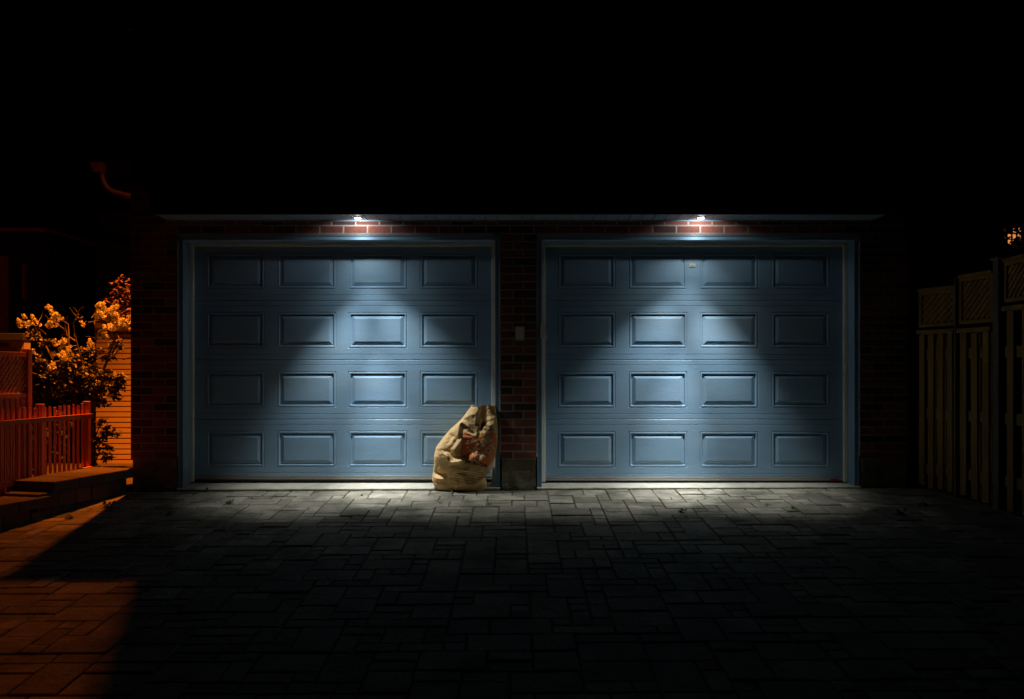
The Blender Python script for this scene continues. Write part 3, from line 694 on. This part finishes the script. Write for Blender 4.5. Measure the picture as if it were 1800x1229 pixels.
ye = NY_ - .45; XE = lambda p: X(p, ye); ZE = lambda p: Z(p, ye)
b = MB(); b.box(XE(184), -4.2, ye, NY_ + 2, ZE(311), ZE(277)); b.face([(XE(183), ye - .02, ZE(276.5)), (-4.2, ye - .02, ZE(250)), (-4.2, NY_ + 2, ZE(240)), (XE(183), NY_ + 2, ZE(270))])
b.build('eave', M['unlit_black'], nb)
b = MB()
for k in range(6): b.box(XE(190), -4.2, NY_ - .04 - .006 * (k % 2), NY_ - .01, ZE(313) - .25 + k * .042, ZE(313) - .25 + k * .042 + .036)
b.build('gable_siding', M['gutter'], nb)
yg = ye - .09; XG = lambda p: X(p, yg); ZG = lambda p: Z(p, yg)
b = MB(); gp = [(160, 286), (183, 286), (183, 303), (166, 303)]
f_ = [(XG(p), yg - .05, ZG(q)) for p, q in gp]; g_ = [(XG(p), yg + .07, ZG(q)) for p, q in gp]; b.face(f_); b.face(g_[::-1])
for k in range(4): b.face([f_[k], g_[k], g_[(k + 1) % 4], f_[(k + 1) % 4]])
b.build('gutter', M['gutter'], nb)
b = MB(); b.tube([(XG(p), yg, ZG(q)) for p, q in ((179, 302), (180, 312), (183, 322), (189, 331), (198, 337), (212, 341), (232, 346), (250, 350))], [.042] * 8, 10); b.build('downspout', M['gutter'], nb, True)

# maroon shrub climbing behind the lilac
mt = thing('maroon_tree', (X(222, 3), 3.0, -.25), 'small dark maroon-leaved tree behind the lilac by the garage corner', 'tree')
b = MB(); b.tube([(X(250, 3), 3, -.3), (X(252, 3), 3.02, 1.0), (X(246, 3), 3, 2.0), (X(236, 3), 2.98, 2.5)], [.04, .03, .02, .008], 8); b.build('trunk', M['bark'], mt, True)
foliage([(X(p, 3), 3 + dy, Z(q, 3), r) for p, q, r, dy in ((224, 500, .16, 0), (212, 520, .16, .1), (226, 530, .2, .1), (200, 535, .12, 0), (230, 560, .2, 0), (214, 548, .12, .2))], 900, .05, rl, .6).build('crown', M['darkleaf'], mt)

# low brick garden wall
gw = thing('garden_wall', (X(10, 3.4), 3.4, -.3), 'low orange-lit brick garden wall with dark coping behind the lattice', 'wall')
b = MB(); k = 0; zk = -.4; zt = Z(599, 3.4)
while zk < zt - .06:
    x = -9 + (.11 if k % 2 else 0)
    while x < X(42, 3.4) - .2: b.box(x, x + .207, 3.4, 3.5, zk + .006, zk + .066, 0, rr.random(), .001); x += .217
    zk += .072; k += 1
b.box(-9, X(42, 3.4), 3.406, 3.55, -.4, zt - .002, 1); b.build('brickwork', [M['brick'], M['mortar']], gw)
b = MB(); b.box(-9, X(44, 3.4), 3.36, 3.6, zt, Z(586, 3.4)); b.build('coping', M['fascia'], gw, bevel=.008)

# dark neighbour house far left
NH = 9.0; XH = lambda p: X(p, NH); ZH = lambda p: Z(p, NH)
nh = thing('neighbour_house', (XH(20), NH, gz(-9, NH)), 'dark brick neighbour house with a narrow window at the far left', 'house')
b = MB(); b.box(-16, XH(87), NH, NH + 6, -1, ZH(408)); b.build('wall', M['siding'], nh)
b = MB(); b.box(-16.1, XH(88), NH - .10, NH + 6.1, ZH(408) + .002, ZH(402)); b.build('roof', M['redwood'], nh)
b = MB(); b.box(-16, XH(15), NH - .4, NH - .002, -1, ZH(452)); b.build('porch_wall', M['litwall'], nh)
b = MB(); b.box(XH(30), XH(43), NH - .02, NH - .003, ZH(524), ZH(466)); wn = b.build('window', M['glass'], nh)
b = MB(); b.box(XH(43), XH(47), NH - .09, NH - .003, ZH(526), ZH(464)); b.build('frame', M['litwall'], wn)  # right bar lighter than the left: light on the frame put into its colour
b = MB(); b.box(XH(29), XH(30), NH - .04, NH - .003, ZH(526), ZH(464)); b.build('frame', M['siding'], wn)

# ------------------------------------------------------------------ right side fence
fe = thing('wooden_fence', (3.95, -.4, .0), 'dim wooden fence with lattice top running beside the driveway at right', 'fence')
FXr = 3.95
def bay(y0, y1, zlt, zlb, zr, x0, x1, boards=4, bw=.045):
    # far end (x0, y0), near end (x1, y1); lattice zlb..zlt over a cap rail at zr
    sl = (x1 - x0) / (y1 - y0)
    def put(b, name, m, bev=0):
        b.v = [(vx + x0 + (vy - y0) * sl, vy, vz) for (vx, vy, vz) in b.v]; b.build(name, m, fe, bevel=bev)
    b = MB(); lattice(b, y1 + .03, y0 - .03, zlb + .03, zlt - .03, 0, .062, .028, .008); put(b, 'lattice_panel', M['wood'])
    b = MB(); b.box(-.02, .02, y1, y0, zlt - .03, zlt); b.box(-.035, .035, y1, y0, zlt + .0015, zlt + .03); b.box(-.02, .02, y1, y0, zlb, zlb + .03)
    b.box(-.02, .02, y0 - .03, y0, zlb + .0305, zlt - .0305); b.box(-.02, .02, y1, y1 + .03, zlb + .0305, zlt - .0305); put(b, 'lattice_frame', M['wood'])
    b = MB(); b.box(-.045, .045, y1, y0, zr - .04, zr); put(b, 'cap_rail', M['wood'], .004)
    pitch = (y0 - y1) / boards
    b = MB()
    for k in range(boards):
        yc = y0 - pitch * (k + .5); b.box(-.032, -.014, yc - bw, yc + bw, gz(4, yc) + .02 + random.uniform(0, .03), zr - .042, 0, .5, .003)
    put(b, 'boards', M['wood']); b = MB()
    for k in range(1, boards):
        yc = y0 - pitch * k; b.box(.042, .058, yc - bw, yc + bw, gz(4, yc) + .04, zr - .042, 0, .5, .003)
    put(b, 'rear_boards', M['wood'])
    for zz_ in (.20, .70, 1.235):
        b = MB(); b.box(-.012, .038, y1, y0, zz_ - .045, zz_ + .045); put(b, 'rail', M['wood'])
bay(-.02, -.385, 1.80, 1.48, 1.455, 3.705, 3.85, 4, .026)
bay(-.415, -.80, 1.88, 1.485, 1.45, 3.86, 3.93, 3, .036)
bay(-.92, -1.9, 1.955, 1.63, 1.60, FXr, FXr, 5); bay(-2.05, -3.6, 1.9, 1.5, 1.47, FXr, FXr, 8); bay(-3.75, -5.4, 1.8, 1.4, 1.37, FXr, FXr, 8); bay(-5.55, -7.4, 1.7, 1.3, 1.27, FXr, FXr, 9)
for (yp, zt, cap, xp) in ((-.40, 1.90, 0, 3.855), (-.86, 1.98, 1, 3.94), (-1.975, 1.98, 1, FXr), (-3.675, 1.9, 1, FXr), (-5.475, 1.8, 1, FXr)):
    b = MB(); w = .04 if cap else .013; b.box(xp - .045, xp + .045, yp - w, yp + w, gz(4, yp) - .1, zt); po = b.build('post', M['postwood'], fe, bevel=.004)
    if cap:
        b = MB(); b.box(xp - .06, xp + .06, yp - .055, yp + .055, zt + .001, zt + .022); b.build('post_cap', M['wood'], po, bevel=.004)

# far house with a lit window behind a tree
fh = thing('distant_house', (10.5, 9, -.6), 'unlit distant house with one warm lit window above the fence', 'house')
b = MB(); b.box(8.8, 15, 9, 15, -1.5, 5.2); b.build('wall', M['siding'], fh); b = MB(); b.box(8.6, 15.2, 8.8, 15.2, 5.202, 5.35); b.build('roof', M['shingle'], fh)
b = MB(); b.box(XH(1768), XH(1794), 8.975, 8.995, ZH(431), ZH(400)); wn = b.build('window', M['window'], fh)
b = MB()
for u in (0, .33, .66, 1): xx_ = XH(1768) + (XH(1794) - XH(1768)) * u; b.box(xx_ - .012, xx_ + .012, 8.95, 8.974, ZH(431), ZH(400))
for q in (431, 421.5, 411, 400): b.box(XH(1768), XH(1794), 8.935, 8.949, ZH(q) - .012, ZH(q) + .012)
b.build('frame', M['fascia'], wn)
tr = thing('leafy_tree', (X(1830, 5), 5, -.4), 'dark leafy tree in front of the distant lit window at right', 'tree')
b = MB(); b.tube([(X(1830, 5), 5, -.5), (X(1826, 5), 5, 1.5), (X(1815, 5), 5, 3), (X(1790, 5), 5, 4.2)], [.14, .11, .07, .02], 10); b.tube([(X(1822, 5), 5, 2), (X(1780, 5), 5.1, 3.0), (X(1720, 5), 5, 3.6)], [.05, .03, .01], 8); b.build('trunk', M['bark'], tr, True)
foliage([(X(p, 5), 5 + dy, Z(q, 5), r) for p, q, r, dy in ((1800, 360, .5, 0), (1760, 380, .35, .1), (1790, 405, .22, .1), (1725, 375, .3, 0), (1850, 400, .5, 0), (1830, 320, .5, 0))], 2600, .085, rl, .6).build('crown', M['leaf'], tr)

# ------------------------------------------------------------------ weeds and litter on the paving
def gp(px, py):        # point of the paved ground seen at a pixel
    d = (CZ + .068 * DW) * F / ((py - HY) + .068 * F)
    for _ in range(4):
        x = (px - HX) * d / F; d = (CZ + .068 * DW - .0047 * x) * F / ((py - HY) + .068 * F)
    return (px - HX) * d / F, d - DW
def weed(px, py, s, label, n=14):
    x, y = gp(px, py); z = gz(x, y); b = MB(); r = random.Random(int(px)); b.tube([(x, y, z - .01), (x, y, z + .01 * s)], [.003, .002], 5)
    st = b.build('weed', M['weed']); 
    me = MB(); me.v = [tuple(v.co) for v in st.data.vertices]; me.f = [tuple(p.vertices) for p in st.data.polygons]; me.m = [0] * len(me.f); me.t = [.3] * len(me.f)
    bpy.data.objects.remove(st)
    for k in range(n):
        a = r.uniform(0, 6.28); rr_ = r.uniform(.004, .03) * s; p = Vector((x + math.cos(a) * rr_, y + math.sin(a) * rr_ * .7, z + r.uniform(.002, .028) * s)); me.tube([(x, y, z), p], [.0012, .0008], 4, cap=False)
        leaf(me, p, (r.gauss(0, .4), r.gauss(0, .4), 1), .026 * s, r, 0, .6)
    tag(me.build('weed', M['weed']), label, 'weed', 'weeds growing in the paving joints')
for a in ((403, 886, 1.7, 'bushiest green weed in the paving before the left door', 30), (365, 864, 1.2, 'small weed at the slab edge under the left door corner', 12), (445, 876, .9, 'tiny weed with two pale leaves right of the bushiest weed', 8),
          (797, 864, 1.9, 'bright green weed sprouting at the foot of the paper bag', 16), (860, 888, 1.3, 'small weed in the joint just right of the paper bag front', 12), (638, 871, 1.0, 'tiny weed below the middle of the left door', 8),
          (775, 884, .9, 'tiny weed in the joint just below the paper bag', 8), (300, 905, 1.8, 'dim flat weed near the left brick wall', 26), (190, 893, 2.0, 'sprawling orange-lit weed beside the retaining wall', 34), (125, 912, 1.8, 'orange-lit weed at the foot of the lower stone step', 26),
          (1197, 899, 1.6, 'flat weed in the paving below the right door centre', 18), (1350, 888, 1.2, 'small weed in the paving below the right door third panel', 14), (1395, 895, 1.3, 'small weed in the joint near the right end of the right door', 14), (1580, 905, 2.0, 'dim weed patch on the paving below the right brick wall', 30), (1240, 877, .8, 'tiny weed close to the slab under the right door', 8), (1625, 888, 1.8, 'dim weed near the foot of the wooden fence', 24)):
    weed(a[0], a[1], a[2] * .72, *a[3:])
def stone(px, py, s, label, m, cat='stone'):
    x, y = gp(px, py); z = gz(x, y); b = MB(); n = 8; r = random.Random(int(px)); K = 4
    rad = [[s * (1 + r.uniform(-.2, .2)) for _ in range(n)] for _ in range(K + 1)]
    q = lambda k, i: (x + rad[k][i % n] * math.cos(6.283 * i / n) * math.cos(1.57 * k / K) * 1.4, y + rad[k][i % n] * math.sin(6.283 * i / n) * math.cos(1.57 * k / K), z + s * .6 * math.sin(1.57 * k / K))
    for k in range(K):
        for i in range(n): b.face([q(k, i), q(k, i + 1), q(k + 1, i + 1), q(k + 1, i)])
    tag(b.build('stone' if cat == 'stone' else 'dry_leaf', m), label, cat)
stone(1540, 856, .022, 'pale broken stone at the foot of the right foundation', M['apron'])
def litter(px, py, s, label, m='dry'):
    x, y = gp(px, py); b = MB(); r = random.Random(int(px * 3)); leaf(b, (x, y, gz(x, y) + .006), (0, 0, 1), s, r, 0, .6)
    for i, v in enumerate(b.v): b.v[i] = (v[0], v[1], max(v[2], gz(v[0], v[1]) + .005))
    tag(b.build('dry_leaf', M[m]), label, 'leaf', 'dry leaves scattered on the paving')
for a in ((1388, 853, .03, 'brown dry leaf on the slab under the right end of right door'), (1746, 898, .07, 'pale curled dry leaf by the fence post', 'apron'), (705, 933, .03, 'small dry leaf on dark paving left of the bag'), (560, 920, .035, 'dry leaf on the paving below the left door')): litter(*a)
S.render.resolution_x = 1024; S.render.resolution_y = 699
